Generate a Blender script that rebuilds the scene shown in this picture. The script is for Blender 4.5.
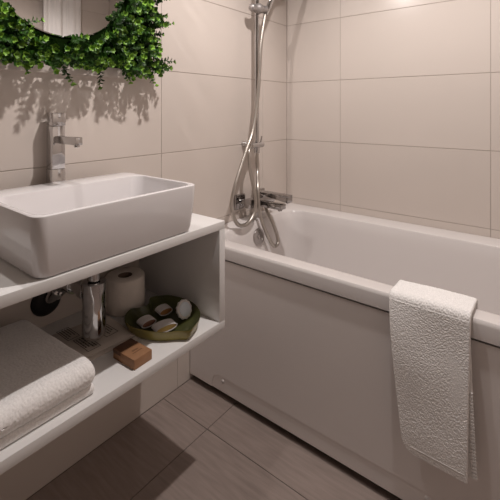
import bpy, bmesh, math, random
from mathutils import Vector, Matrix, Euler, noise

# ------------------------------------------------------------------ scene, camera, light
S = bpy.context.scene
for o in list(bpy.data.objects):
    bpy.data.objects.remove(o)
COL = S.collection
random.seed(7)

CAM = Vector((1.1214, -1.74825, 1.05))
cd = bpy.data.cameras.new('camera')
cd.sensor_width = 36.0
cd.lens = 391.0 / 500.0 * 36.0
cd.shift_y = -(250 - 109) / 500.0          # verticals stay parallel: a shifted lens
cd.clip_start = 0.02
cam = bpy.data.objects.new('camera', cd)
cam.location = CAM
cam.rotation_euler = (math.radians(90), 0, math.radians(38.05))
COL.objects.link(cam)
S.camera = cam

w = bpy.data.worlds.new('world')
S.world = w
w.use_nodes = True
w.node_tree.nodes['Background'].inputs[0].default_value = (0.9, 0.85, 0.8, 1)
w.node_tree.nodes['Background'].inputs[1].default_value = 0.0

S.view_settings.view_transform = 'Standard'
S.view_settings.look = 'None'
S.view_settings.gamma = 1.0
S.view_settings.use_curve_mapping = False
S.view_settings.exposure = 0.0

ROOM_X, ROOM_Y, ROOM_Z = 1.72, -2.6, 2.20
LIGHT_COLOR = (1.0, 0.93, 0.895)
DOWNLIGHTS = [  # x, y, watts, cone degrees, label
    (0.78, -0.84, 64.0, 140, 'round white recessed downlight in the ceiling'),
]
LAMP_AT, LAMP_WATTS = (0.22, -1.28, 1.95), 13.5     # wall lamp over the mirror

# ------------------------------------------------------------------ materials
def mat(name, color, rough=0.5, metal=0.0, spec=0.5, coat=0.0, bump=0.0, bscale=200.0, var=0.0, vscale=3.0,
        sheen=0.0, stretch=(1, 1, 1), rand=0.0, sss=0.0, trans=0.0):
    m = bpy.data.materials.new(name)
    m.use_nodes = True
    nt = m.node_tree
    b = nt.nodes['Principled BSDF']
    b.inputs['Base Color'].default_value = (*color, 1)
    b.inputs['Roughness'].default_value = rough
    b.inputs['Metallic'].default_value = metal
    b.inputs['Specular IOR Level'].default_value = spec
    b.inputs['Coat Weight'].default_value = coat
    b.inputs['Coat Roughness'].default_value = 0.05
    b.inputs['Sheen Weight'].default_value = sheen
    if sss:
        b.inputs['Subsurface Weight'].default_value = sss
        b.inputs['Subsurface Radius'].default_value = (0.01, 0.006, 0.003)
    if trans:
        b.inputs['Transmission Weight'].default_value = trans
    tc = nt.nodes.new('ShaderNodeTexCoord')
    mp = nt.nodes.new('ShaderNodeMapping')
    mp.inputs['Scale'].default_value = stretch
    nt.links.new(tc.outputs['Object'], mp.inputs['Vector'])
    if var or rand:
        n = nt.nodes.new('ShaderNodeTexNoise')
        n.inputs['Scale'].default_value = vscale
        n.inputs['Detail'].default_value = 5
        nt.links.new(mp.outputs[0], n.inputs['Vector'])
        r = nt.nodes.new('ShaderNodeMapRange')
        r.inputs['From Min'].default_value = 0.25
        r.inputs['From Max'].default_value = 0.75
        r.inputs['To Min'].default_value = 1 - var
        r.inputs['To Max'].default_value = 1 + var
        nt.links.new(n.outputs['Fac'], r.inputs['Value'])
        out = r.outputs[0]
        if rand:
            oi = nt.nodes.new('ShaderNodeObjectInfo')
            r2 = nt.nodes.new('ShaderNodeMapRange')
            r2.inputs['To Min'].default_value = 1 - rand
            r2.inputs['To Max'].default_value = 1 + rand
            nt.links.new(oi.outputs['Random'], r2.inputs['Value'])
            mu = nt.nodes.new('ShaderNodeMath')
            mu.operation = 'MULTIPLY'
            nt.links.new(out, mu.inputs[0])
            nt.links.new(r2.outputs[0], mu.inputs[1])
            out = mu.outputs[0]
        hs = nt.nodes.new('ShaderNodeHueSaturation')
        hs.inputs['Color'].default_value = (*color, 1)
        nt.links.new(out, hs.inputs['Value'])
        nt.links.new(hs.outputs[0], b.inputs['Base Color'])
    if bump:
        n2 = nt.nodes.new('ShaderNodeTexNoise')
        n2.inputs['Scale'].default_value = bscale
        n2.inputs['Detail'].default_value = 4
        nt.links.new(mp.outputs[0], n2.inputs['Vector'])
        bp = nt.nodes.new('ShaderNodeBump')
        bp.inputs['Strength'].default_value = bump
        bp.inputs['Distance'].default_value = 0.002
        nt.links.new(n2.outputs['Fac'], bp.inputs['Height'])
        nt.links.new(bp.outputs[0], b.inputs['Normal'])
    return m

M = {}
M['tile'] = mat('wall_tile_glaze', (0.63, 0.56, 0.51), 0.22, spec=0.45, var=0.02, vscale=2.0, rand=0.012)
M['grout'] = mat('grout', (0.44, 0.385, 0.345), 0.85, var=0.08, vscale=20)
M['floor'] = mat('floor_tile_stone', (0.295, 0.236, 0.21), 0.42, spec=0.4, var=0.16, vscale=9.0, stretch=(1, 9, 1), rand=0.04, bump=0.15, bscale=60)
M['bounce_cut'] = mat('bounce_cut_taupe', (0.22, 0.195, 0.175), 0.7)  # unseen wall behind the camera, darkened to cut bounce light and reflections
M['floor_grout'] = mat('floor_grout', (0.10, 0.08, 0.07), 0.9)
M['ceiling'] = mat('ceiling_paint', (0.62, 0.59, 0.56), 0.85, bump=0.05, bscale=80)
M['ceramic'] = mat('white_ceramic', (0.72, 0.69, 0.69), 0.12, spec=0.5, coat=0.3)
M['acrylic'] = mat('white_acrylic', (0.72, 0.68, 0.665), 0.16, spec=0.5)
M['panel_acrylic'] = mat('tub_panel_acrylic', (0.80, 0.75, 0.73), 0.25, spec=0.5)
M['lacquer'] = mat('white_lacquer', (0.75, 0.735, 0.725), 0.35, spec=0.45)
M['chrome'] = mat('chrome', (0.58, 0.57, 0.57), 0.08, metal=1.0)
M['mixer_chrome'] = mat('dark_reflection_chrome', (0.40, 0.385, 0.38), 0.10, metal=1.0)  # same chrome, with dark reflections put into its base colour
M['chrome_hose'] = mat('chrome_hose', (0.50, 0.46, 0.42), 0.36, metal=1.0)
M['satin'] = mat('satin_grey_metal', (0.40, 0.37, 0.36), 0.42, metal=0.7)
M['overflow'] = mat('brushed_chrome', (0.44, 0.41, 0.40), 0.28, metal=0.9)
M['black'] = mat('black_rubber', (0.012, 0.011, 0.010), 0.6)
M['dark'] = mat('dark_gap', (0.01, 0.01, 0.01), 0.7)
M['terry'] = mat('white_terry', (0.88, 0.855, 0.84), 0.95, spec=0.1, bump=0.25, bscale=700, var=0.10, vscale=300, sheen=0.3)
M['hem'] = mat('white_woven_hem', (0.78, 0.75, 0.73), 0.8, spec=0.2, bump=0.3, bscale=500)
M['paper'] = mat('tissue_paper', (0.78, 0.71, 0.65), 0.95, spec=0.1, bump=0.5, bscale=120, var=0.04, vscale=40)
M['card_core'] = mat('cardboard_core', (0.16, 0.11, 0.08), 0.9)
M['bag'] = mat('grey_paper_bag', (0.56, 0.50, 0.45), 0.8, bump=0.4, bscale=30, var=0.06, vscale=15)
M['ink'] = mat('printing_ink', (0.10, 0.085, 0.075), 0.8)
M['kraft'] = mat('kraft_carton', (0.30, 0.150, 0.072), 0.6, var=0.08, vscale=60, bump=0.1, bscale=300)
M['kraft_dark'] = mat('dark_brown_carton', (0.10, 0.045, 0.022), 0.55, var=0.08, vscale=60)
M['leafdish'] = mat('green_glazed_ceramic', (0.060, 0.064, 0.020), 0.3, spec=0.4, var=0.35, vscale=14)
M['dish_out'] = mat('lit_olive_ceramic', (0.24, 0.20, 0.055), 0.3, var=0.2, vscale=30)  # outside of the dish, its lit look put into a lighter olive
M['label'] = mat('white_paper_sleeve', (0.72, 0.69, 0.68), 0.6, bump=0.2, bscale=150, var=0.08, vscale=90)
M['soap_brown'] = mat('brown_soap', (0.18, 0.085, 0.05), 0.5, var=0.1, vscale=80)
M['soap_orange'] = mat('amber_soap', (0.36, 0.17, 0.05), 0.5, var=0.1, vscale=80)
M['soap_yellow'] = mat('honey_soap', (0.55, 0.37, 0.13), 0.5, var=0.1, vscale=80)
M['wrap'] = mat('white_blue_wrapper', (0.70, 0.76, 0.84), 0.35, bump=0.3, bscale=120)
M['leaf'] = mat('leaf_green', (0.026, 0.085, 0.007), 0.45, spec=0.4, var=0.3, vscale=40, rand=0.45)
M['leaf_young'] = mat('young_leaf_green', (0.150, 0.295, 0.028), 0.45, spec=0.4, var=0.25, vscale=40, rand=0.4)
M['stem'] = mat('stem_green', (0.03, 0.06, 0.012), 0.6)
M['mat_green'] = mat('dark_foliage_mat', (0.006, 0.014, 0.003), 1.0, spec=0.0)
M['board'] = mat('backing_board', (0.63, 0.56, 0.51), 0.3, var=0.03, vscale=12)
M['mirror'] = mat('mirror_silver', (0.86, 0.85, 0.84), 0.02, metal=1.0)
M['trim'] = mat('downlight_trim', (0.8, 0.8, 0.8), 0.4)
em = bpy.data.materials.new('downlight_lens')
em.use_nodes = True
_b = em.node_tree.nodes['Principled BSDF']
_b.inputs['Base Color'].default_value = (1, 1, 1, 1)
_b.inputs['Emission Color'].default_value = (*LIGHT_COLOR, 1)
_b.inputs['Emission Strength'].default_value = 12.0
M['lens'] = em

# ------------------------------------------------------------------ helpers
def tag(o, label=None, cat=None, group=None, kind=None):
    if label: o['label'] = label
    if cat: o['category'] = cat
    if group: o['group'] = group
    if kind: o['kind'] = kind
    return o

def thing(name, label, cat, loc, group=None):
    o = bpy.data.objects.new(name, None)
    o.empty_display_size = 0.05
    o.location = loc
    COL.objects.link(o)
    return tag(o, label, cat, group)

def root_loc(p):
    v = Vector((0, 0, 0))
    while p:
        v = v + Vector(p.location)
        p = p.parent
    return v

def link(name, me, mats, parent=None, loc=None, smooth=40):
    """me holds world coordinates; it is moved to the frame of its thing"""
    off = root_loc(parent) if parent else Vector(loc or (0, 0, 0))
    me.transform(Matrix.Translation(-off))
    for m in (mats if isinstance(mats, (list, tuple)) else [mats]):
        me.materials.append(m)
    if smooth:
        me.shade_smooth()
        if smooth < 180:
            me.set_sharp_from_angle(angle=math.radians(smooth))
    o = bpy.data.objects.new(name, me)
    COL.objects.link(o)
    if parent:
        o.parent = parent
    else:
        o.location = off
    return o

def raw(name, verts, faces):
    me = bpy.data.meshes.new(name)
    me.from_pydata([tuple(v) for v in verts], [], faces)
    me.update()
    return me

def fixn(me):
    bm = bmesh.new()
    bm.from_mesh(me)
    bmesh.ops.recalc_face_normals(bm, faces=bm.faces)
    bm.to_mesh(me)
    bm.free()
    return me

def box_me(name, x0, x1, y0, y1, z0, z1, bevel=0.0, seg=2, mtx=None):
    bm = bmesh.new()
    bmesh.ops.create_cube(bm, size=1.0)
    for v in bm.verts:
        v.co = Vector(((x0 + x1) / 2 + v.co.x * (x1 - x0), (y0 + y1) / 2 + v.co.y * (y1 - y0), (z0 + z1) / 2 + v.co.z * (z1 - z0)))
    if bevel:
        bmesh.ops.bevel(bm, geom=bm.edges[:], offset=bevel, segments=seg, profile=0.5, affect='EDGES')
    if mtx:
        bm.transform(mtx)
    me = bpy.data.meshes.new(name)
    bm.to_mesh(me)
    bm.free()
    return me

def box(name, x0, x1, y0, y1, z0, z1, m, parent=None, bevel=0.0015, seg=2, mtx=None, loc=None, smooth=40):
    return link(name, box_me(name, x0, x1, y0, y1, z0, z1, bevel, seg, mtx), m, parent, loc, smooth)

def catmull(pts, step=0.004):
    P = [Vector(p) for p in pts]
    P = [P[0] * 2 - P[1]] + P + [P[-1] * 2 - P[-2]]
    out = []
    for i in range(1, len(P) - 2):
        p0, p1, p2, p3 = P[i - 1], P[i], P[i + 1], P[i + 2]
        n = max(2, int((p2 - p1).length / step))
        for k in range(n):
            t = k / n
            out.append(0.5 * ((2 * p1) + (p2 - p0) * t + (2 * p0 - 5 * p1 + 4 * p2 - p3) * t * t + (3 * p1 - p0 - 3 * p2 + p3) * t ** 3))
    out.append(P[-2])
    return out

def sweep_me(name, pts, rad, sides=12, cap=True):
    """tube through pts; rad is a number or a function of the point index"""
    n = len(pts)
    up = None
    vs, fs = [], []
    for i, p in enumerate(pts):
        t = (pts[min(i + 1, n - 1)] - pts[max(i - 1, 0)]).normalized()
        if up is None:
            a = Vector((0, 0, 1)) if abs(t.z) < 0.9 else Vector((1, 0, 0))
            up = (a - t * a.dot(t)).normalized()
        else:
            up = (up - t * up.dot(t)).normalized()
        s = t.cross(up)
        r = rad(i) if callable(rad) else rad
        for k in range(sides):
            a = 2 * math.pi * k / sides
            vs.append(p + up * (math.cos(a) * r) + s * (math.sin(a) * r))
    for i in range(n - 1):
        for k in range(sides):
            k2 = (k + 1) % sides
            fs.append((i * sides + k, i * sides + k2, (i + 1) * sides + k2, (i + 1) * sides + k))
    if cap:
        fs.append(tuple(range(sides - 1, -1, -1)))
        fs.append(tuple((n - 1) * sides + k for k in range(sides)))
    return fixn(raw(name, vs, fs))

def rod(name, a, b, r, m, parent, sides=24, bevel=0.001):
    a, b = Vector(a), Vector(b)
    d = (b - a).normalized()
    bv = min(bevel, r * 0.4)
    pts = [a, a + d * 1e-5, a + d * bv, b - d * bv, b - d * 1e-5, b]
    rr = [r - bv, r - bv, r, r, r - bv, r - bv]
    return link(name, sweep_me(name, pts, lambda i: rr[i], sides), m, parent)

def lathe_me(name, prof, mtx, sides=40, closed=False, rfun=None):
    vs, fs = [], []
    n = len(prof)
    for r, z in prof:
        for k in range(sides):
            a = 2 * math.pi * k / sides
            q = rfun(a, r, z) if rfun else r
            vs.append(mtx @ Vector((q * math.cos(a), q * math.sin(a), z)))
    for i in range(n if closed else n - 1):
        j = (i + 1) % n
        for k in range(sides):
            k2 = (k + 1) % sides
            fs.append((i * sides + k, i * sides + k2, j * sides + k2, j * sides + k))
    if not closed:
        fs.append(tuple(range(sides - 1, -1, -1)))
        fs.append(tuple((n - 1) * sides + k for k in range(sides)))
    return fixn(raw(name, vs, fs))

def rring(x0, x1, y0, y1, r, z, n=8):
    out = []
    for cx, cy, a0 in ((x1 - r, y1 - r, 0), (x0 + r, y1 - r, 90), (x0 + r, y0 + r, 180), (x1 - r, y0 + r, 270)):
        for k in range(n + 1):
            a = math.radians(a0 + 90 * k / n)
            out.append(Vector((cx + r * math.cos(a), cy + r * math.sin(a), z)))
    return out

def loft_me(name, rings, cap0=False, cap1=True):
    n = len(rings[0])
    vs = [v for r in rings for v in r]
    fs = []
    for i in range(len(rings) - 1):
        for k in range(n):
            k2 = (k + 1) % n
            fs.append((i * n + k, i * n + k2, (i + 1) * n + k2, (i + 1) * n + k))
    if cap0: fs.append(tuple(range(n - 1, -1, -1)))
    if cap1: fs.append(tuple((len(rings) - 1) * n + k for k in range(n)))
    return fixn(raw(name, vs, fs))

def place(loc, xdir, zdir):
    z = Vector(zdir).normalized()
    x = Vector(xdir)
    x = (x - z * x.dot(z)).normalized()
    y = z.cross(x)
    m = Matrix((x, y, z)).transposed().to_4x4()
    return Matrix.Translation(loc) @ m

# ------------------------------------------------------------------ the room
T = 0.1
def struct(name, *b, m=None):
    return tag(box(name, *b, m, bevel=0, smooth=0), kind='structure')
REC = 0.0016                                    # grout lies this far behind the tile faces
wall_left = struct('wall_left', -T, -REC, ROOM_Y - T, T, -T, ROOM_Z, m=M['grout'])
wall_back = struct('wall_back', -REC, ROOM_X + REC, REC, T, -T, ROOM_Z, m=M['grout'])
wall_right = struct('wall_right', ROOM_X + REC, ROOM_X + T, ROOM_Y - T, T, -T, ROOM_Z, m=M['grout'])
wall_front = struct('wall_front', -REC, ROOM_X + REC, ROOM_Y - T, ROOM_Y - REC, -T, ROOM_Z, m=M['bounce_cut'])
floor = struct('floor', -REC, ROOM_X + REC, ROOM_Y - REC, REC, -T, -REC, m=M['floor_grout'])
ceiling = struct('ceiling', -T, ROOM_X + T, ROOM_Y - T, T, ROOM_Z, ROOM_Z + 0.05, m=M['ceiling'])

TILES = {}
GAP = 0.0022
def tile_mesh(wd, hd, m, key):
    k = (round(wd, 4), round(hd, 4), key)
    if k not in TILES:
        c = 0.0007
        a, b = wd / 2 - GAP / 2, hd / 2 - GAP / 2
        vs = [(-a, -b, -REC), (a, -b, -REC), (a, b, -REC), (-a, b, -REC),
              (-a, -b, -c), (a, -b, -c), (a, b, -c), (-a, b, -c),
              (-a + c, -b + c, 0), (a - c, -b + c, 0), (a - c, b - c, 0), (-a + c, b - c, 0)]
        fs = [(8, 9, 10, 11)]
        for i in range(4):
            j = (i + 1) % 4
            fs += [(i, j, j + 4, i + 4), (i + 4, j + 4, j + 8, i + 8)]
        me = raw('tile', vs, fs)
        me.materials.append(m)
        TILES[k] = me
    return TILES[k]

def cuts(lo, hi, origin, step):
    k = math.ceil((lo - origin) / step - 1e-6)
    c = [lo]
    while origin + k * step < hi - 1e-6:
        v = origin + k * step
        if v > lo + 1e-6: c.append(v)
        k += 1
    return c + [hi]

def tile_wall(parent, u_lo, u_hi, u0, to_world, rot, bottom_u0=None):
    zs = cuts(0, ROOM_Z, 0.589, 0.30)
    for zi in range(len(zs) - 1):
        us = cuts(u_lo, u_hi, bottom_u0 if (bottom_u0 is not None and zi == 0) else u0, 0.62)
        for ui in range(len(us) - 1):
            wd, hd = us[ui + 1] - us[ui], zs[zi + 1] - zs[zi]
            if hd < 0.02: continue
            o = bpy.data.objects.new('tile', tile_mesh(wd, hd, M['tile'], 'w'))
            o.matrix_world = Matrix.Translation(to_world((us[ui] + us[ui + 1]) / 2, (zs[zi] + zs[zi + 1]) / 2)) @ rot
            o.parent = parent
            COL.objects.link(o)
def frame(x, y, z):
    return Matrix((Vector(x), Vector(y), Vector(z))).transposed().to_4x4()
tile_wall(wall_left, ROOM_Y, 0, -0.834, lambda u, z: (0, u, z), frame((0, 1, 0), (0, 0, 1), (1, 0, 0)), bottom_u0=-0.758)
tile_wall(wall_back, 0, ROOM_X, 0.304, lambda u, z: (u, 0, z), frame((1, 0, 0), (0, 0, 1), (0, -1, 0)))
tile_wall(wall_right, ROOM_Y, 0, -0.43, lambda u, z: (ROOM_X, u, z), frame((0, -1, 0), (0, 0, 1), (-1, 0, 0)))
xs = cuts(0, ROOM_X, 0.22, 0.61)
ys = cuts(ROOM_Y, 0, -0.825, 0.61)
for i in range(len(xs) - 1):
    for j in range(len(ys) - 1):
        o = bpy.data.objects.new('floor_tile', tile_mesh(xs[i + 1] - xs[i], ys[j + 1] - ys[j], M['floor'], 'f'))
        o.location = ((xs[i] + xs[i + 1]) / 2, (ys[j] + ys[j + 1]) / 2, 0)
        o.parent = floor
        COL.objects.link(o)

# ------------------------------------------------------------------ ceiling downlights
for x, y, watts, cone, lab in DOWNLIGHTS:
    t = thing('downlight', lab, 'downlight', (x, y, ROOM_Z))
    mt = Matrix.Translation((x, y, ROOM_Z))
    link('trim_ring', lathe_me('trim_ring', [(0.036, 0), (0.048, 0), (0.048, -0.004), (0.045, -0.007), (0.040, -0.007), (0.036, -0.003)], mt, 32, True), M['trim'], t)
    link('lens', lathe_me('lens', [(0.0355, -0.0005), (0.0355, -0.002), (0.02, -0.003)], mt, 32), M['lens'], t)
    ld = bpy.data.lights.new('downlight_lamp', 'SPOT')
    ld.energy = watts
    ld.color = LIGHT_COLOR
    ld.spot_size = math.radians(cone)
    ld.spot_blend = 0.6
    ld.shadow_soft_size = 0.022
    lo = bpy.data.objects.new('downlight_lamp', ld)
    lo.location = (0, 0, -0.03)
    lo.parent = t
    COL.objects.link(lo)

# ------------------------------------------------------------------ lamp over the mirror
lx, ly, lz = LAMP_AT
wl = thing('wall_lamp', 'small chrome wall lamp on an arm above the foliage mirror', 'lamp', (0, ly, lz))
link('wall_plate', lathe_me('wall_plate', [(0.035, 0.0004), (0.035, 0.012), (0.030, 0.016)], place((0, ly, lz + 0.05), (0, 1, 0), (1, 0, 0)), 32), M['chrome'], wl)
rod('arm', (0.014, ly, lz + 0.05), (lx, ly, lz + 0.05), 0.007, M['chrome'], wl)
shd = link('lamp_shade', lathe_me('lamp_shade', [(0.012, 0.06), (0.020, 0.055), (0.030, 0.012), (0.028, 0.012), (0.019, 0.050), (0.012, 0.054)], Matrix.Translation(LAMP_AT), 32, True), M['chrome'], wl)
link('bulb', lathe_me('bulb', [(0.006, 0.052), (0.016, 0.045), (0.020, 0.032), (0.014, 0.020), (0.004, 0.016)], Matrix.Translation(LAMP_AT), 24), M['lens'], shd)
ld = bpy.data.lights.new('wall_lamp_light', 'SPOT')
ld.energy = LAMP_WATTS
ld.color = LIGHT_COLOR
ld.spot_size = math.radians(172)
ld.spot_blend = 0.15
ld.shadow_soft_size = 0.018
lo = bpy.data.objects.new('wall_lamp_light', ld)
lo.location = (lx, 0, -0.004)
lo.rotation_euler = (0, math.radians(-12), 0)
lo.parent = wl
COL.objects.link(lo)

# ------------------------------------------------------------------ bathtub
TZ = 0.558
tub = thing('bathtub', 'white built-in bathtub with a smooth front panel along the tiled wall', 'bathtub', (0.85, -0.35, 0))
E0 = 0.0015
def inner(d, z, r, dl=0.0, dr=0.0):
    return rring(0.078 + d + dl, 1.62 - d - dr, -0.643 + d, -0.098 - d * 0.8, r, z, 10)
rings = [rring(E0, 1.715, -0.703, -E0, 0.006, 0.512, 10),
         rring(E0, 1.715, -0.7035, -E0, 0.006, 0.548, 10),
         rring(E0, 1.715, -0.7020, -E0, 0.006, 0.554, 10),
         rring(E0 + .001, 1.714, -0.6985, -E0, 0.006, TZ, 10),
         inner(-0.006, TZ, 0.086),
         inner(0.0, TZ - 0.002, 0.08), inner(0.004, TZ - 0.008, 0.08),
         inner(0.010, TZ - 0.05, 0.085), inner(0.018, 0.42, 0.09, 0, 0.03), inner(0.030, 0.30, 0.10, 0.0, 0.09),
         inner(0.045, 0.20, 0.11, 0.0, 0.15), inner(0.060, 0.165, 0.11, 0, 0.18), inner(0.085, 0.148, 0.10, 0, 0.20), inner(0.12, 0.142, 0.08, 0, 0.22)]
link('shell', loft_me('shell', rings), M['acrylic'], tub, smooth=35)
# front panel: stepped outline, the lower band set back a little
ol = [(0.004, 0.026), (0.118, 0.026), (0.122, 0.052), (0.130, 0.070), (0.150, 0.080), (1.712, 0.080), (1.712, 0.5045), (0.004, 0.5045)]
n = len(ol)
vs = [(x, -0.682, z) for x, z in ol] + [(x, -0.697, z) for x, z in ol]
fs = [tuple(range(n)), tuple(range(2 * n - 1, n - 1, -1))] + [(i, (i + 1) % n, (i + 1) % n + n, i + n) for i in range(n)]
pan = link('front_panel', fixn(raw('front_panel', vs, fs)), M['panel_acrylic'], tub, smooth=20)
box('lower_band', 0.112, 1.712, -0.6955, -0.683, 0.0265, 0.0835, M['panel_acrylic'], pan, 0.0)
for x in (0.173, 0.865):
    link('screw_cap', lathe_me('screw_cap', [(0.0065, 0), (0.0065, 0.0015), (0.0045, 0.003)], place((x, -0.6955, 0.066), (1, 0, 0), (0, -1, 0)), 20), M['acrylic'], pan)
for x in (0.25, 1.45):
    for y in (-0.60, -0.14):
        rod('foot', (x, y, 0.0), (x, y, 0.135), 0.018, M['dark'], tub)
ov = link('overflow_cover', lathe_me('overflow_cover', [(0.036, 0.0), (0.036, 0.004), (0.033, 0.008), (0.024, 0.009), (0.023, 0.007), (0.010, 0.007), (0.009, 0.010), (0.004, 0.011)],
          place((0.0895, -0.372, 0.489), (0, 1, 0), (1, -0.08, 0.14)), 40), M['overflow'], tub)
link('drain', lathe_me('drain', [(0.030, 0), (0.030, 0.003), (0.020, 0.004), (0.012, 0.0025)], Matrix.Translation((0.30, -0.37, 0.142)), 30), M['chrome'], tub)

# ------------------------------------------------------------------ vanity box
VX, VR, VL = 0.373, -0.909, -1.565
van = thing('vanity_shelf', 'white open wall-hung vanity box with a shelf under the basin', 'vanity', (0.19, -1.237, 0.424))
PT = 0.0225
box('counter_top', 0.0015, VX, VL, VR, 0.7075, 0.730, M['lacquer'], van, 0.0008)
box('bottom_shelf', 0.0015, VX, VL, VR, 0.4235, 0.446, M['lacquer'], van, 0.0008)
for y0, y1 in ((VR - PT, VR), (VL, VL + PT)):
    box('side_panel', 0.0015, VX, y0, y1, 0.446, 0.7075, M['lacquer'], van, 0.0004)

# ------------------------------------------------------------------ basin
bas = thing('countertop_basin', 'rectangular white ceramic basin on the vanity top', 'basin', (0.215, -1.23, 0.730))
BZ = 0.853
def o_(d, z, r=0.024): return rring(0.054 + d, 0.380 - d, -1.432 + d, -1.020 - d, r, z, 8)
def i_(d, z, r): return rring(0.138 + d, 0.368 - d, -1.420 + d, -1.032 - d, r, z, 8)
rings = [o_(0.016, 0.7305, 0.020), o_(0.011, 0.734, 0.024), o_(0.008, 0.745), o_(0.003, 0.80), o_(0.0, BZ - 0.006), o_(0.0008, BZ - 0.002), o_(0.003, BZ - 0.0004), o_(0.005, BZ),
         i_(-0.004, BZ, 0.030), i_(-0.001, BZ - 0.001, 0.030), i_(0.0, BZ - 0.004, 0.032), i_(0.006, 0.80, 0.034), i_(0.014, 0.770, 0.036), i_(0.028, 0.757, 0.036), i_(0.06, 0.752, 0.03)]
link('bowl', loft_me('bowl', rings, cap0=True), M['ceramic'], bas, smooth=35)
link('drain', lathe_me('drain', [(0.03, 0), (0.03, 0.003), (0.02, 0.004)], Matrix.Translation((0.25, -1.23, 0.7522)), 30), M['chrome'], bas)

# ------------------------------------------------------------------ basin tap
FY0, FY1, FX0, FX1 = -1.246, -1.211, 0.016, 0.051
fau = thing('basin_tap', 'square chrome mixer tap standing behind the white basin', 'tap', (0.034, -1.228, 0.730))
box('base_block', FX0 - 0.001, FX1 + 0.0008, FY0 - 0.001, FY1 + 0.001, 0.7302, 0.886, M['chrome'], fau, 0.0012)
box('column', FX0, FX1, FY0, FY1, 0.8862, 1.003, M['chrome'], fau, 0.0012)
box('lever_head', FX0, FX1 + 0.001, FY0, FY1 + 0.001, 1.0045, 1.040, M['chrome'], fau, 0.0015,
    mtx=Matrix.Translation((0.034, 0, 1.004)) @ Euler((0, math.radians(1.5), 0)).to_matrix().to_4x4() @ Matrix.Translation((-0.034, 0, -1.004)))
sp = box('spout', FX1 - 0.001, 0.158, -1.238, -1.219, 0.957, 0.977, M['chrome'], fau, 0.0012)
rod('aerator', (0.147, -1.2285, 0.9575), (0.147, -1.2285, 0.951), 0.007, M['chrome'], sp)

# ------------------------------------------------------------------ bottle trap under the basin
trap = thing('bottle_trap', 'shiny chrome bottle trap with waste pipe under the basin', 'drain trap', (0.20, -1.212, 0.475))
c = Vector((0.20, -1.212, 0))
prof = [(0.010, 0.472), (0.022, 0.474), (0.0270, 0.480), (0.0285, 0.486), (0.0285, 0.594), (0.0298, 0.595), (0.0298, 0.613), (0.0285, 0.6145), (0.0165, 0.615)]
link('body', lathe_me('body', prof, Matrix.Translation(c), 40), M['chrome'], trap)
rod('tail_pipe', c + Vector((0, 0, 0.617)), c + Vector((0, 0, 0.7072)), 0.0155, M['chrome'], trap)
arm = link('outlet_pipe', sweep_me('outlet_pipe', catmull([c + Vector((-0.024, 0, 0.580)), (0.15, -1.213, 0.580), (0.10, -1.216, 0.580), (0.072, -1.220, 0.576), (0.050, -1.227, 0.560), (0.028, -1.236, 0.536), (0.004, -1.240, 0.520)], 0.005), 0.0172, 20), M['chrome'], trap)
for a, b in (((0.174, -1.212, 0.580), (0.150, -1.213, 0.580)), ((0.112, -1.2155, 0.580), (0.086, -1.2175, 0.579)), ((0.050, -1.227, 0.560), (0.036, -1.232, 0.545))):
    rod('coupling_nut', a, b, 0.0225, M['chrome'], arm)
link('wall_collar', lathe_me('wall_collar', [(0.041, 0.0005), (0.041, 0.004), (0.036, 0.010), (0.030, 0.016), (0.020, 0.018)], place((0, -1.240, 0.516), (0, 1, 0), (1, 0, 0)), 36), M['black'], trap)

# ------------------------------------------------------------------ mirror in a foliage frame
MY, MZ, MR = -1.205, 1.466, 0.213
BY0, BY1, BZ0, BZ1 = -1.540, -0.870, 1.151, 1.790
mir = thing('foliage_mirror', 'round mirror framed by bushy green foliage above the basin', 'mirror', (0, MY, BZ0))
box('backing_board', 0.0005, 0.012, BY0, BY1, BZ0, BZ1, M['board'], mir, 0.001)
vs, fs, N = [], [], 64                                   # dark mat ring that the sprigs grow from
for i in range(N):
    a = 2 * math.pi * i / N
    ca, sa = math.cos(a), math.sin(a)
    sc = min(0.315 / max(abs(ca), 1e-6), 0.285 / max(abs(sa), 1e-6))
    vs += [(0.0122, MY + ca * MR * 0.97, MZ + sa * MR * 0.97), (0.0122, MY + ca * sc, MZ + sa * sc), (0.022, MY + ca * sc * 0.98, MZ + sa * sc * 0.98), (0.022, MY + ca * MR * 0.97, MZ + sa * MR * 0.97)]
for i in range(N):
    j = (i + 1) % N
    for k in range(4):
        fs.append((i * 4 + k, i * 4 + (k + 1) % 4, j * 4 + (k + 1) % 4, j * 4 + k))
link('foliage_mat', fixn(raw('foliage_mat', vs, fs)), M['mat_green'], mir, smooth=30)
link('mirror_glass', lathe_me('mirror_glass', [(MR, 0.0), (MR, 0.0035), (MR - 0.003, 0.0048)], place((0.0225, MY, MZ), (0, 1, 0), (1, 0, 0)), 96), M['mirror'], mir, smooth=20)

def leaf(vs, fs, ms, base, d, nrm, L, W, mi):
    d = d.normalized()
    nrm = (nrm - d * nrm.dot(d)).normalized()
    s = d.cross(nrm)
    k = len(vs)
    f = 0.14 * W
    pts = [(0, 0, 0), (0.28, 0.42, f), (0.28, -0.42, f), (0.36, 0, -0.1 * f), (0.74, 0.42, f * 0.7), (0.74, -0.42, f * 0.7), (0.74, 0, -0.2 * f), (1.0, 0, -0.9 * f)]
    for a, b, h in pts:
        vs.append(base + d * (a * L) + s * (b * W) + nrm * h)
    for q in ((0, 3, 1), (0, 2, 3), (1, 3, 6, 4), (3, 2, 5, 6), (4, 6, 7), (6, 5, 7)):
        fs.append(tuple(k + i for i in q))
        ms.append(mi)

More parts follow.
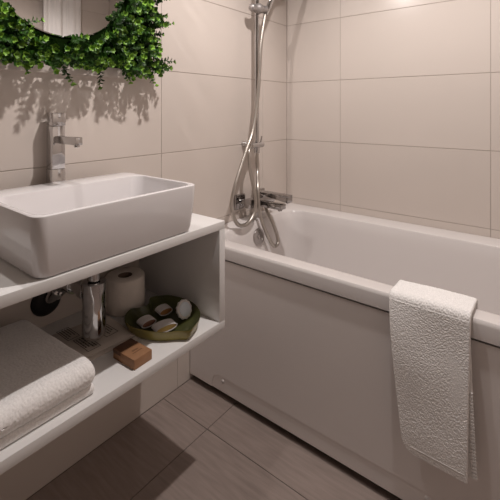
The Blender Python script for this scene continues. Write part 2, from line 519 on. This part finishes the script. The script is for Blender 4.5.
def sprig_data(seed, L, whorls):
    """a twig along +Z with whorls of small oval leaves"""
    rd = random.Random(seed)
    vs, fs, ms = [], [], []
    bend = Vector((rd.uniform(-.25, .25), rd.uniform(-.25, .25), 0))
    def axis(t): return Vector((bend.x * t * t * L, bend.y * t * t * L, t * L))
    for i in range(5):                                     # thin three-sided stem
        p = axis(i / 4)
        for k in range(3):
            a = k * 2.094
            vs.append(p + Vector((math.cos(a), math.sin(a), 0)) * 0.0009)
    for i in range(4):
        for k in range(3):
            k2 = (k + 1) % 3
            fs.append((i * 3 + k, i * 3 + k2, i * 3 + 3 + k2, i * 3 + 3 + k))
            ms.append(2)
    for q in range(whorls):
        t = 0.15 + 0.85 * q / (whorls - 1)
        p = axis(t)
        nl = 3 if q < whorls - 1 else 5
        a0 = rd.uniform(0, 6.28)
        for k in range(nl):
            a = a0 + k * 2 * math.pi / nl + rd.uniform(-.3, .3)
            out = Vector((math.cos(a), math.sin(a), 0))
            lift = rd.uniform(0.35, 0.9) + (0.5 if q == whorls - 1 else 0)
            d = out + Vector((0, 0, lift))
            sz = rd.uniform(0.0125, 0.0165) * (0.78 if q >= whorls - 2 else 1.0)
            leaf(vs, fs, ms, p + out * 0.001, d, Vector((0, 0, 1)) - out * 0.5, sz, sz * rd.uniform(0.80, 0.95),
                 1 if (q >= whorls - 1 and rd.random() < 0.7) or (q == whorls - 2 and rd.random() < 0.35) or rd.random() < 0.04 else 0)
    return vs, fs, ms

SPR = []
for sd in range(6):
    SPR.append(sprig_data(sd, 0.046 + 0.006 * (sd % 3), 6))
SPR.append(sprig_data(91, 0.064, 6))
SPRM = []
for vs, fs, ms in SPR:
    me = raw('sprig', vs, fs)
    for k in ('leaf', 'leaf_young', 'stem'):
        me.materials.append(M[k])
    me.polygons.foreach_set('material_index', ms)
    me.update()
    SPRM.append(me)

rd = random.Random(21)
near, rest = [], []
def orient(base, d, roll):
    q = Vector(d).normalized().to_track_quat('Z', 'Y')
    return Matrix.Translation(base) @ q.to_matrix().to_4x4() @ Matrix.Rotation(roll, 4, 'Z')
sp_ = 0.0225
yy = BY0 + 0.012
while yy < BY1 - 0.012:
    zz = BZ0 + 0.034
    while zz < BZ1 - 0.01:
        y, z = yy + rd.uniform(-.009, .009), zz + rd.uniform(-.009, .009)
        dy, dz = y - MY, z - MZ
        rr = math.hypot(dy, dz)
        if rr > MR + 0.004:
            edge_z = max(0, (BZ0 + 0.09 - z) / 0.06)
            edge_y = max(0, (y - (BY1 - 0.06)) / 0.06) - max(0, (BY0 + 0.06 - y) / 0.06)
            ring = max(0, 1 - (rr - MR) / 0.05)
            d = Vector((0.8, 0.38 * edge_y + rd.uniform(-.45, .45) + 0.25 * ring * dy / rr, -0.20 * edge_z + rd.uniform(-.45, .35) + 0.25 * ring * dz / rr))
            b = Vector((rd.uniform(0.016, 0.034) + 0.022 * min(1, edge_z), y, z))
            k = rd.randrange(6)
            mt = orient(b, d, rd.uniform(0, 6.28)) @ Matrix.Scale(rd.uniform(0.85, 1.12), 4)
            vis = z < 1.475 and y > -1.43
            (near if vis else rest).append((k, mt))
        zz += sp_
    yy += sp_
for k in range(34):                                          # bushier lower fringe
    y = -1.44 + 0.54 * (k + rd.uniform(-.4, .4)) / 33
    mt = orient(Vector((rd.uniform(0.035, 0.060), y, rd.uniform(1.185, 1.215))), Vector((0.75, rd.uniform(-.3, .3), rd.uniform(-.55, -.1))), rd.uniform(0, 6.28))
    near.append((rd.randrange(6), mt))
# trailing sprigs along the lower and right edge
for y, z, d, s in ((-1.215, 1.180, (0.30, 0.05, -0.9), 1.0), (-1.105, 1.180, (0.35, 0.1, -0.9), 0.95), (-0.935, 1.185, (0.35, 0.25, -0.9), 1.0),
                (-1.31, 1.19, (0.45, 0.1, -0.8), 0.8), (-1.02, 1.185, (0.4, -0.1, -0.8), 0.85), (-0.89, 1.22, (0.7, 0.5, -0.4), 0.85), (-0.89, 1.33, (0.7, 0.5, 0.2), 0.85),
                (-0.89, 1.43, (0.7, 0.5, 0.35), 0.85), (-1.33, 1.265, (0.6, 0.6, 0.35), 0.85)):
    near.append((6, orient(Vector((0.040, y, z)), d, rd.uniform(0, 6)) @ Matrix.Scale(s, 4)))
if len(near) > 298:
    rd.shuffle(near)
    rest += near[298:]
    near = near[:298]
for k, mt in near:
    o = bpy.data.objects.new('sprig', SPRM[k])
    COL.objects.link(o)
    o.parent = mir
    o.matrix_local = Matrix.Translation(-Vector(mir.location)) @ mt
av, af, am = [], [], []
for k, mt in rest:
    vs, fs, ms = SPR[k]
    n0 = len(av)
    av += [mt @ v for v in vs]
    af += [tuple(i + n0 for i in f) for f in fs]
    am += ms
me = raw('foliage', av, af)
me.polygons.foreach_set('material_index', am)
fo = link('foliage', me, [M['leaf'], M['leaf_young'], M['stem']], mir, smooth=0)
fo['kind'] = 'stuff'

# ------------------------------------------------------------------ bath mixer, riser and hand shower (one plumbed set)
RX, RY = 0.050, -0.328
sh = thing('bath_shower_set', 'chrome bath mixer with riser rail, hand shower and hoses on the tiled wall', 'shower', (0.05, RY, 0.60))
mz = 0.636
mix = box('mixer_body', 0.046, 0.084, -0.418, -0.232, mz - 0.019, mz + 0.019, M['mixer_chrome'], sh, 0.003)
for y in (-0.400, -0.250):
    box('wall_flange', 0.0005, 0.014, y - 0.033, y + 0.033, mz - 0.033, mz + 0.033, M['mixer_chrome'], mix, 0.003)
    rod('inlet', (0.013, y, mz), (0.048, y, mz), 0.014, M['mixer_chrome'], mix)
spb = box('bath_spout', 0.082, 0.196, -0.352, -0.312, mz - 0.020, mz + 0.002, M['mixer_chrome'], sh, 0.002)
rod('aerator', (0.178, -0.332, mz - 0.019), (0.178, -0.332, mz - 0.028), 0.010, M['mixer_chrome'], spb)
# lever: a flat open frame on a square hub
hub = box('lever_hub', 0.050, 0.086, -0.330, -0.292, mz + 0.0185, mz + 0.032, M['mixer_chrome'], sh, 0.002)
L0, L1, LA, LB, lz0, lz1 = 0.056, 0.217, -0.330, -0.292, mz + 0.010, mz + 0.040
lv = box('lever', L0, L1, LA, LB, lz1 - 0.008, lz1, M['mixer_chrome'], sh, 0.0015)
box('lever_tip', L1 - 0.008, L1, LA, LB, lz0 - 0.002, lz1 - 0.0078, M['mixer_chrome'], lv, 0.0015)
for ya in (LA, LB - 0.005):                                  # triangular cheeks below the plate
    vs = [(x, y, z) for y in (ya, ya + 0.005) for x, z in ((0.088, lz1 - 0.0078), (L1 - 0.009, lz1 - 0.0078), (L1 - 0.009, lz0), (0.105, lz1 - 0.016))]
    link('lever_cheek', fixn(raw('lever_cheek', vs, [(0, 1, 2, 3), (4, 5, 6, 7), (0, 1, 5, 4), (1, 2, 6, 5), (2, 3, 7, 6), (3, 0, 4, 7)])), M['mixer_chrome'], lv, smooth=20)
# riser rail
rail = rod('riser_rail', (RX, RY, 0.872), (RX, RY, 2.02), 0.0100, M['chrome'], sh)
rod('rail_end_nut', (RX, RY, 0.850), (RX, RY, 0.876), 0.0125, M['chrome'], rail)
rod('wall_bracket', (0.0005, RY, 1.95), (RX, RY, 1.95), 0.011, M['chrome'], rail)
# diverter at the lower end
dv = rod('diverter', (RX, RY - 0.046, 0.886), (RX, RY + 0.040, 0.886), 0.0135, M['chrome'], sh)
rod('wall_mount', (0.0005, RY - 0.040, 0.892), (RX, RY - 0.040, 0.888), 0.012, M['chrome'], dv)
rod('diverter_lever', (RX, RY + 0.028, 0.896), (RX + 0.004, RY + 0.032, 0.925), 0.0035, M['chrome'], dv)
# slider: two rounded cheeks joined by a waist
slm = []
for i in range(31):
    t = i / 30
    e = min(t, 1 - t) * 30
    slm.append((Vector((RX + 0.006 + 0.022 * t, RY - 0.062 + 0.105 * t, 1.500 + 0.004 * t)), (0.0205 + 0.0035 * math.cos(t * 4 * math.pi)) * math.sqrt(max(0.02, 1 - (1 - min(1, e / 8)) ** 2))))
sl = link('slider', sweep_me('slider', [p for p, r in slm], lambda i: slm[i][1], 24), M['satin'], sh)
# hand shower
hp = catmull([(0.078, -0.300, 1.480), (0.090, -0.281, 1.535), (0.104, -0.272, 1.585), (0.121, -0.261, 1.640), (0.140, -0.249, 1.690)], 0.01)
hs = link('hand_shower', sweep_me('hand_shower', hp, lambda i: 0.0105 + 0.0035 * math.sin(math.pi * i / (len(hp) - 1)), 20), M['chrome'], sh)
link('spray_head', lathe_me('spray_head', [(0.012, 0.026), (0.030, 0.018), (0.046, 0.008), (0.050, 0.0), (0.048, -0.006), (0.042, -0.008)],
     place((0.160, -0.238, 1.712), (0, 1, 0), (-0.75, -0.3, 0.7)), 40), M['chrome'], hs)
def hose(name, pts, r):
    p = catmull(pts, 0.0016)
    return link(name, sweep_me(name, p, lambda i: r * (1.0 if i % 2 else 0.86), 10), M['chrome_hose'], sh, smooth=180)
hose('hand_hose', [(0.058, -0.376, 0.886), (0.066, -0.396, 0.885), (0.076, -0.420, 0.864), (0.080, -0.425, 0.817), (0.082, -0.402, 0.732), (0.098, -0.400, 0.651), (0.100, -0.420, 0.595), (0.098, -0.466, 0.566),
      (0.095, -0.516, 0.576), (0.092, -0.548, 0.626), (0.085, -0.546, 0.669), (0.085, -0.524, 0.734), (0.083, -0.476, 0.819), (0.082, -0.434, 0.892), (0.078, -0.393, 0.958), (0.075, -0.361, 1.068), (0.074, -0.341, 1.203),
      (0.074, -0.330, 1.339), (0.078, -0.303, 1.480)], 0.0083)
hose('feed_hose', [(0.050, -0.328, 0.852), (0.053, -0.329, 0.773), (0.090, -0.374, 0.702), (0.102, -0.384, 0.631), (0.106, -0.373, 0.573), (0.116, -0.349, 0.508), (0.125, -0.324, 0.460), (0.130, -0.300, 0.436),
      (0.130, -0.276, 0.445), (0.125, -0.277, 0.481), (0.115, -0.294, 0.533), (0.098, -0.302, 0.572), (0.074, -0.292, 0.598), (0.068, -0.290, 0.618)], 0.0083)
rod('hose_nut', (0.070, -0.291, 0.600), (0.068, -0.290, 0.6185), 0.0095, M['chrome'], sh)

# ------------------------------------------------------------------ towels
rdz = random.Random(5)
def fuzz(p, s, a):
    return a * noise.noise(p * s)

def sheet(name, xfun, path, nu, nv, thick, m, parent, amp=0.0012, wav=0.004, seed=0.0, loc=None):
    """cloth strip: path(t) -> (y, z, ny, nz), xfun(t, s) -> x; solid, both faces and the edges"""
    top, bot = [], []
    for j in range(nv + 1):
        t = j / nv
        y, z, ny, nz = path(t)
        for i in range(nu + 1):
            s = i / nu
            x = xfun(t, s)
            q = Vector((x, y, z))
            h = wav * noise.noise(Vector((x * 9 + seed, z * 7, 1.7 + seed))) + amp * 1.7 * (0.45 - noise.voronoi(q * 320)[0][0])
            ed = min(s, 1 - s) * nu
            rnd = thick * 0.5 * (1 - min(1.0, ed / 3.0)) ** 2
            h2 = max(h, -thick * 0.3)
            top.append((x, y + ny * (h2 + thick - rnd), z + nz * (h2 + thick - rnd)))
            bot.append((x, y + ny * (max(0, h2) * 0.2 + rnd * 0.4), z + nz * (max(0, h2) * 0.2 + rnd * 0.4)))
    n = (nu + 1) * (nv + 1)
    fs = []
    W = nu + 1
    for j in range(nv):
        for i in range(nu):
            a = j * W + i
            fs.append((a, a + 1, a + W + 1, a + W))
            fs.append((n + a, n + a + W, n + a + W + 1, n + a + 1))
        a, b = j * W, j * W + nu
        fs.append((a, a + W, n + a + W, n + a))
        fs.append((b, n + b, n + b + W, b + W))
    for i in range(nu):
        a, b = i, nv * W + i
        fs.append((a, n + a, n + a + 1, a + 1))
        fs.append((b, b + 1, n + b + 1, n + b))
    return link(name, fixn(raw(name, top + bot, fs)), m, parent, loc, smooth=180)

def drape(zout, zin, gap):
    """over the tub rim: outside, up, across, down inside"""
    yo, yi, zt, r = -0.7040 - gap, -0.626 + gap, TZ + gap + 0.0015, 0.012
    segs = []
    P = [(yo, zout), (yo, zt - r)]
    for k in range(1, 7):
        a = math.pi - k * math.pi / 12
        P.append((yo + r + r * math.cos(a), zt - r + r * math.sin(a)))
    P.append((yi - r, zt))
    for k in range(1, 7):
        a = math.pi / 2 - k * math.pi / 12
        P.append((yi - r + r * math.cos(a), zt - r + r * math.sin(a)))
    P.append((yi, zin))
    L = [0]
    for a, b in zip(P, P[1:]):
        L.append(L[-1] + math.hypot(b[0] - a[0], b[1] - a[1]))
    def f(t):
        d = t * L[-1]
        for i in range(len(P) - 1):
            if d <= L[i + 1] or i == len(P) - 2:
                q = (d - L[i]) / (L[i + 1] - L[i])
                y = P[i][0] + (P[i + 1][0] - P[i][0]) * q
                z = P[i][1] + (P[i + 1][1] - P[i][1]) * q
                ty, tz = P[i + 1][0] - P[i][0], P[i + 1][1] - P[i][1]
                l = math.hypot(ty, tz)
                # loose below the rim
                yo2 = y - (0.020 * math.sin(min(1, (zt - z) / 0.26) * math.pi / 2) if i == 0 else 0)
                return yo2, z, -tz / l, ty / l
    return f, L[-1]

tw = thing('hand_towel', 'white terry hand towel draped over the rim of the bathtub', 'towel', (0.875, -0.704, TZ))
f1, LL = drape(0.194, 0.49, 0.0075)
def xf(t, s):
    d = t * LL
    q = max(0, min(1, 1 - d / 0.37))
    left = 0.776 + 0.042 * q ** 1.2
    right = 0.966 - 0.004 * q
    rc = 0.034                                              # rounded lower left corner
    if d < rc:
        left += rc * (1 - math.sqrt(max(0, 1 - ((rc - d) / rc) ** 2))) * 0.8
    return left + (right - left) * s
def f1b(t):                                                 # the lower edge hangs lower at the left
    return f1(t)
tow = sheet('outer_layer', xf, f1b, 210, 620, 0.0065, M['terry'], tw, 0.0009, 0.005)
# woven hem along the lower edge
def hempath(t):
    return (-0.7040 - 0.0075 - 0.020, 0.2085 + 0.004 * t, -1, 0)
sheet('hem_stripe', lambda t, s: 0.832 + (0.960 - 0.832) * s, hempath, 60, 4, 0.0070, M['hem'], tow, 0.0002, 0.005)
f2, LL2 = drape(0.204, 0.495, 0.0008)
def xf2(t, s):
    d = t * LL2
    q = max(0, min(1, 1 - d / 0.36))
    return 0.835 + (0.962 + 0.018 * q - 0.835) * s
ul = sheet('inner_layer', xf2, f2, 60, 200, 0.0055, M['terry'], tw, 0.0008, 0.0015, seed=4.0)
vs, fs = [], []
for k in range(26):                                         # ribs of the selvedge at the right edge
    z = 0.206 + k * 0.0075
    xr = 0.962 + 0.018 * max(0, 1 - (z - 0.2) / 0.36)
    me0 = (xr - 0.010, xr + 0.0008, -0.7040 - 0.0080 - 0.020 * math.sin(min(1, (0.56 - z) / 0.26) * math.pi / 2), -0.7040 - 0.0050 - 0.020 * math.sin(min(1, (0.56 - z) / 0.26) * math.pi / 2), z, z + 0.0045)
    n0 = len(vs)
    for X in me0[0:2]:
        for Y in me0[2:4]:
            for Z in me0[4:6]:
                vs.append((X, Y, Z))
    fs += [tuple(n0 + i for i in q) for q in ((0, 1, 3, 2), (4, 6, 7, 5), (0, 4, 5, 1), (2, 3, 7, 6), (0, 2, 6, 4), (1, 5, 7, 3))]
link('selvedge', fixn(raw('selvedge', vs, fs)), M['hem'], ul, smooth=0)

# folded towel on the vanity shelf
ft = thing('folded_towel', 'folded white terry towel lying on the shelf under the basin', 'towel', (0.20, -1.42, 0.446))
def pad(name, x0, x1, y0, y1, z0, z1, rx, ry, m, seed, amp, sag=0.0, yskew=0.0):
    """soft rounded slab; its cross-section in x/z is a rounded rectangle, its ends are rounded too"""
    nc, ny = 300, 150
    h = z1 - z0
    prof = []
    r = min(rx, h / 2 - 1e-4)
    P = rring(x0, x1, z0, z1, r, 0, 12)
    per = [0]
    Q = P + [P[0]]
    for a, b in zip(Q, Q[1:]):
        per.append(per[-1] + (b - a).length)
    for k in range(nc):
        d = per[-1] * k / nc
        for i in range(len(Q) - 1):
            if d <= per[i + 1]:
                q = (d - per[i]) / (per[i + 1] - per[i])
                prof.append(Q[i].lerp(Q[i + 1], q))
                break
    cx, cz = (x0 + x1) / 2, (z0 + z1) / 2
    vs, fs = [], []
    rows = []
    for k in range(13):                                        # rounded right end
        a = math.pi / 2 * k / 12
        rows.append((y1 - ry + ry * math.sin(a), 1 - math.cos(a)))
    rows = rows[::-1]
    for k in range(1, ny):
        rows.append((y1 - ry - (y1 - ry - y0) * k / (ny - 1), 0.0))
    for y, sh_ in rows:
        for p in prof:
            dx, dz = p.x - cx, p.y - cz
            ins = sh_ * ry
            x = cx + math.copysign(max(0, abs(dx) - ins * 0.9), dx) if abs(dx) > ins else p.x
            z = cz + dz * (1 - sh_ * 0.75)
            q = Vector((x, y, z))
            n = Vector((dx / (x1 - x0), 0, dz / h)).normalized()
            if z > cz:
                z -= sag * (0.5 + 0.5 * math.cos((x - x0) / (x1 - x0) * math.pi))     # lower at the back
                z += 0.004 * noise.noise(Vector((x * 12 + seed, y * 9, 0)))
            q = Vector((x, y + yskew * (x - cx), z))
            f = amp * 1.5 * (0.45 - noise.voronoi(q * 300)[0][0])
            if p.y < z0 + 0.004: f = 0
            vs.append(q + n * f)
    R = len(rows)
    for j in range(R - 1):
        for i in range(nc):
            i2 = (i + 1) % nc
            fs.append((j * nc + i, j * nc + i2, (j + 1) * nc + i2, (j + 1) * nc + i))
    fs.append(tuple(range(nc)))
    fs.append(tuple((R - 1) * nc + i for i in range(nc - 1, -1, -1)))
    return link(name, fixn(raw(name, vs, fs)), m, ft, smooth=180)
pad('lower_fold', 0.035, 0.352, -1.535, -1.296, 0.4465, 0.466, 0.009, 0.009, M['terry'], 3.0, 0.0008)
pad('upper_fold', 0.030, 0.360, -1.537, -1.299, 0.464, 0.518, 0.026, 0.020, M['terry'], 8.0, 0.0013, 0.004, 0.03)

# towel hanging on the opposite wall (seen in the mirror)
ht = thing('hanging_towel', 'white cloth hanging in folds on the opposite wall, reflected in the mirror', 'towel', (1.66, -0.40, 1.10))
vs, fs, nu, nv = [], [], 120, 40
for j in range(nv + 1):
    z = 1.12 + 0.78 * j / nv
    for i in range(nu + 1):
        s = i / nu
        y = -0.535 + 0.265 * s
        wv = 0.012 * math.sin(s * 15 + 0.6 * math.sin(z * 3)) + 0.004 * math.sin(s * 37 + z) + (0.004 * math.sin(z * 190) if 0.50 < s < 0.60 else 0)
        vs.append((1.660 - 0.012 + wv * (0.4 if s > 0.62 else 1), y, z))
for j in range(nv):
    for i in range(nu):
        a = j * (nu + 1) + i
        fs.append((a, a + 1, a + nu + 2, a + nu + 1))
me = raw('cloth', vs, fs)
co = link('cloth', me, M['hem'], ht, smooth=180)
so = co.modifiers.new('thickness', 'SOLIDIFY')
so.thickness = 0.004
br = rod('towel_bar', (1.664, -0.56, 1.90), (1.664, -0.24, 1.90), 0.009, M['chrome'], ht)
for y in (-0.555, -0.245):
    rod('bar_bracket', (1.664, y, 1.90), (1.7195, y, 1.90), 0.008, M['chrome'], br)

# ------------------------------------------------------------------ things on the vanity shelf
SZ = 0.4462
tp = thing('toilet_roll', 'white toilet paper roll standing at the back of the shelf', 'toilet roll', (0.088, -1.045, SZ))
mt = Matrix.Translation((0.088, -1.045, SZ))
link('paper', lathe_me('paper', [(0.021, 0.001), (0.055, 0.0), (0.0578, 0.003), (0.0582, 0.05), (0.0578, 0.097), (0.055, 0.100), (0.022, 0.0995), (0.021, 0.098)], mt, 56, True,
     lambda a, r, z: r * (1 + (0.008 * math.sin(3 * a + z * 22) if r > 0.05 else 0))), M['paper'], tp, smooth=50)
link('core', lathe_me('core', [(0.0195, 0.0005), (0.0208, 0.0005), (0.0208, 0.0985), (0.0195, 0.0985)], mt, 40, True), M['card_core'], tp)

# printed paper laundry bag, folded
bg = thing('paper_bag', 'folded grey paper bag with printed boxes under the chrome trap', 'paper bag', (0.155, -1.20, SZ))
def sheet_flat(name, quad, z0, z1, m, parent, bulge, seed):
    a, b, c_, d = [Vector((*q, 0)) for q in quad]
    n = 24
    vs, fs = [], []
    for lv_ in (0, 1):
        for j in range(n + 1):
            for i in range(n + 1):
                s, t = i / n, j / n
                p = a.lerp(b, s).lerp(d.lerp(c_, s), t)
                e = min(1, min(s, 1 - s, t, 1 - t) * 12)
                z = z0 if lv_ == 0 else z0 + (z1 - z0) * (0.35 + 0.65 * e) + bulge * noise.noise(Vector((p.x * 40 + seed, p.y * 40, 2))) * e
                vs.append((p.x, p.y, z))
    W = n + 1
    N2 = W * W
    for j in range(n):
        for i in range(n):
            k = j * W + i
            fs.append((N2 + k, N2 + k + 1, N2 + k + W + 1, N2 + k + W))
            fs.append((k, k + W, k + W + 1, k + 1))
    for i in range(n):
        for x_, y_ in ((i, i + 1), (n * W + i + 1, n * W + i), ((i + 1) * W, i * W), (i * W + n, (i + 1) * W + n)):
            fs.append((x_, y_, N2 + y_, N2 + x_))
    return link(name, fixn(raw(name, vs, fs)), m, parent, smooth=40)
sheet_flat('lower_sheet', [(0.240, -1.270), (0.256, -1.116), (0.088, -1.108), (0.070, -1.262)], SZ, SZ + 0.006, M['bag'], bg, 0.0005, 1)
up = sheet_flat('upper_sheet', [(0.232, -1.276), (0.247, -1.122), (0.095, -1.112), (0.075, -1.268)], SZ + 0.006, SZ + 0.012, M['bag'], bg, 0.0008, 5)
PZ = SZ + 0.0132
def ink(name, x0, x1, y0, y1, rows, fr=0.0014):
    """a printed box: outline and lines of small illegible type"""
    vs, fs = [], []
    def q(a, b, c_, d):
        n0 = len(vs)
        vs.extend([(a, c_, PZ), (b, c_, PZ), (b, d, PZ), (a, d, PZ), (a, c_, PZ + .0002), (b, c_, PZ + .0002), (b, d, PZ + .0002), (a, d, PZ + .0002)])
        fs.extend([tuple(n0 + i for i in f) for f in ((4, 5, 6, 7), (0, 3, 2, 1), (0, 1, 5, 4), (1, 2, 6, 5), (2, 3, 7, 6), (3, 0, 4, 7))])
    q(x0, x1, y0, y0 + fr); q(x0, x1, y1 - fr, y1); q(x0, x0 + fr, y0 + fr, y1 - fr); q(x1 - fr, x1, y0 + fr, y1 - fr)
    nl = 4
    st = (y1 - y0 - 0.006) / nl
    rr_ = random.Random(int(x0 * 1000))
    for k in range(nl):                                       # four lines of type, each broken into words
        ya, xb = y0 + 0.003 + st * (k + 0.25), x0 + 0.005
        end = x1 - rr_.uniform(0.005, 0.02)
        while xb < end:
            ln = rr_.uniform(0.005, 0.011)
            q(xb, min(xb + ln, end), ya, ya + st * 0.4)
            xb += ln + 0.002
    return link(name, raw(name, vs, fs), M['ink'], up, smooth=0)
ink('print', 0.080, 0.143, -1.250, -1.218, 1)
ink('print', 0.152, 0.226, -1.242, -1.208, 1)
ink('print', 0.150, 0.205, -1.180, -1.145, 1)

# small kraft carton
kb = thing('soap_carton', 'small brown kraft soap carton with a dark band at the shelf edge', 'carton', (0.316, -1.178, SZ))
KM = Matrix.Translation((0.3145, -1.1785, SZ)) @ Matrix.Rotation(math.radians(3), 4, 'Z')
box('carton', -0.040, 0.040, -0.026, 0.026, 0.0, 0.0235, M['kraft'], kb, 0.0012, mtx=KM)
box('dark_band', -0.0403, -0.011, -0.0263, 0.0263, 0.0145, 0.0238, M['kraft_dark'], kb, 0.0008, mtx=KM)
vs, fs = [], []
rr_ = random.Random(3)
for xa, y0, y1, hgt in ((0.008, -0.007, 0.009, 0.005), (0.0165, -0.012, 0.013, 0.003)):
    y = y0
    while y < y1:
        wd = rr_.uniform(0.0012, 0.0026)
        n0 = len(vs)
        for zz_ in (0.0234, 0.0238):
            vs += [KM @ Vector((xa - hgt / 2, y, zz_)), KM @ Vector((xa + hgt / 2, y, zz_)), KM @ Vector((xa + hgt / 2, y + wd * 0.7, zz_)), KM @ Vector((xa - hgt / 2, y + wd * 0.7, zz_))]
        fs += [tuple(n0 + i for i in f) for f in ((4, 5, 6, 7), (0, 1, 5, 4), (1, 2, 6, 5), (2, 3, 7, 6), (3, 0, 4, 7))]
        y += wd + 0.0008
link('print', raw('print', vs, fs), M['kraft_dark'], kb, smooth=0)

# leaf-shaped dish
dish = thing('leaf_dish', 'dark green leaf-shaped ceramic dish at the right end of the shelf', 'dish', (0.25, -1.04, SZ))
OUT = [(0.176, -1.026), (0.150, -1.000), (0.162, -0.972), (0.190, -0.952), (0.225, -0.941), (0.262, -0.938), (0.300, -0.948), (0.333, -0.968), (0.356, -0.996), (0.368, -1.022),
       (0.374, -1.046), (0.352, -1.066), (0.326, -1.092), (0.296, -1.112), (0.258, -1.126), (0.222, -1.128), (0.190, -1.116), (0.168, -1.094), (0.160, -1.072), (0.174, -1.054)]
P = [Vector((x, y, 0)) for x, y in OUT]
n = len(P)
ring = []
for i in range(n):
    p0, p1, p2, p3 = P[i - 1], P[i], P[(i + 1) % n], P[(i + 2) % n]
    for k in range(6):
        t = k / 6
        ring.append(0.5 * ((2 * p1) + (p2 - p0) * t + (2 * p0 - 5 * p1 + 4 * p2 - p3) * t * t + (3 * p1 - p0 - 3 * p2 + p3) * t ** 3))
cen = Vector((0.256, -1.036, 0))
def zrim(p, s):
    wob = 0.0025 * noise.noise(Vector((p.x * 30, p.y * 30, 0)))
    if s < 0.70: b = 0
    else: b = ((s - 0.70) / 0.30) ** 1.6 * 0.024
    d = (p - cen)
    ax = Vector((0.72, -0.05, 0)).normalized()                   # midrib runs to the tip
    rib = 0.002 * math.exp(-((d.y - ax.y * d.x) / 0.006) ** 2)
    return b + wob * s * s - rib * 0.5
fr_ = [0.02, 0.25, 0.45, 0.62, 0.72, 0.80, 0.87, 0.94, 1.0]
K = len(ring)
vs, fs = [], []
for s in fr_:
    for p in ring:
        q = cen.lerp(p, s)
        vs.append((q.x, q.y, SZ + 0.006 + zrim(q, s)))
for s, dz_ in ((1.0, 0.0245), (0.985, 0.022), (0.965, 0.015), (0.935, 0.006), (0.90, 0.001), (0.6, 0.0005), (0.3, 0.0005), (0.02, 0.0005)):
    for p in ring:
        q = cen.lerp(p, s)
        vs.append((q.x, q.y, SZ + dz_ + (zrim(q, 1.0) - 0.024 if s > 0.95 else 0)))
R = len(fr_) + 8
for j in range(R - 1):
    for i in range(K):
        i2 = (i + 1) % K
        fs.append((j * K + i, j * K + i2, (j + 1) * K + i2, (j + 1) * K + i))
fs.append(tuple(range(K)))
fs.append(tuple((R - 1) * K + i for i in range(K)))
dm = raw('dish', vs, fs)
dm.polygons.foreach_set('material_index', [1 if (K * (len(fr_) - 1) <= i < K * (R - 1)) else 0 for i in range(len(fs))])
link('dish', fixn(dm), [M['leafdish'], M['dish_out']], dish, smooth=60)

def sleeve_soap(lab, loc, ang, wd, ht_, ln, sm):
    t = thing('wrapped_soap', lab, 'soap', loc, 'wrapped soaps in the leaf dish')
    mt = Matrix.Translation(loc) @ Matrix.Rotation(math.radians(ang), 4, 'Z')
    N_ = 32
    def ell(x, a, b): return [mt @ Vector((x, a * math.cos(k * 2 * math.pi / N_), ht_ / 2 + b * math.sin(k * 2 * math.pi / N_))) for k in range(N_)]
    A, B = wd / 2, ht_ / 2
    rr = [ell(-ln / 2, A, B), ell(ln / 2, A, B), ell(ln / 2, A - 0.0018, B - 0.0018), ell(-ln / 2, A - 0.0018, B - 0.0018)]
    vs_ = [v for r in rr for v in r]
    fs_ = [(j * N_ + k, j * N_ + (k + 1) % N_, ((j + 1) % 4) * N_ + (k + 1) % N_, ((j + 1) % 4) * N_ + k) for j in range(4) for k in range(N_)]
    link('paper_sleeve', fixn(raw('paper_sleeve', vs_, fs_)), M['label'], t)
    rr = [ell(-ln / 2 + 0.001, A - .006, B - .005), ell(-ln / 2 + 0.003, A - .002, B - .002), ell(ln / 2 - 0.003, A - .002, B - .002), ell(ln / 2 - 0.0008, A - .005, B - .004)]
    link('soap_bar', loft_me('soap_bar', rr, True, True), sm, t)
dz = SZ + 0.0105
sleeve_soap('small white-sleeved dark brown soap at the left of the leaf dish', (0.236, -1.078, dz), -8, 0.045, 0.020, 0.030, M['soap_brown'])
sleeve_soap('small white-sleeved amber soap at the back of the leaf dish', (0.224, -1.008, dz), -12, 0.042, 0.020, 0.030, M['soap_orange'])
sleeve_soap('longer white-sleeved honey-coloured soap at the front of the leaf dish', (0.292, -1.062, dz), -14, 0.062, 0.019, 0.030, M['soap_yellow'])
ws = thing('pleated_soap', 'round white soap in a pleated pale blue wrapper at the dish end', 'soap', (0.292, -0.985, dz))
mt = place((0.281, -0.985, dz + 0.020), (0, 0, 1), (0.9, -0.05, 0.38))
link('wrapper', lathe_me('wrapper', [(0.004, -0.020), (0.010, -0.018), (0.019, -0.008), (0.0250, 0.002), (0.0258, 0.006), (0.0235, 0.009), (0.0195, 0.0095)], mt, 72, False,
     lambda a, r, z: r * (1 + (0.07 if z < 0.004 else 0.03) * math.cos(12 * a))), M['label'], ws, smooth=60)
link('top_disc', lathe_me('top_disc', [(0.0190, 0.0096), (0.0182, 0.0110), (0.0110, 0.0128), (0.004, 0.0132)], mt, 32), M['wrap'], ws)
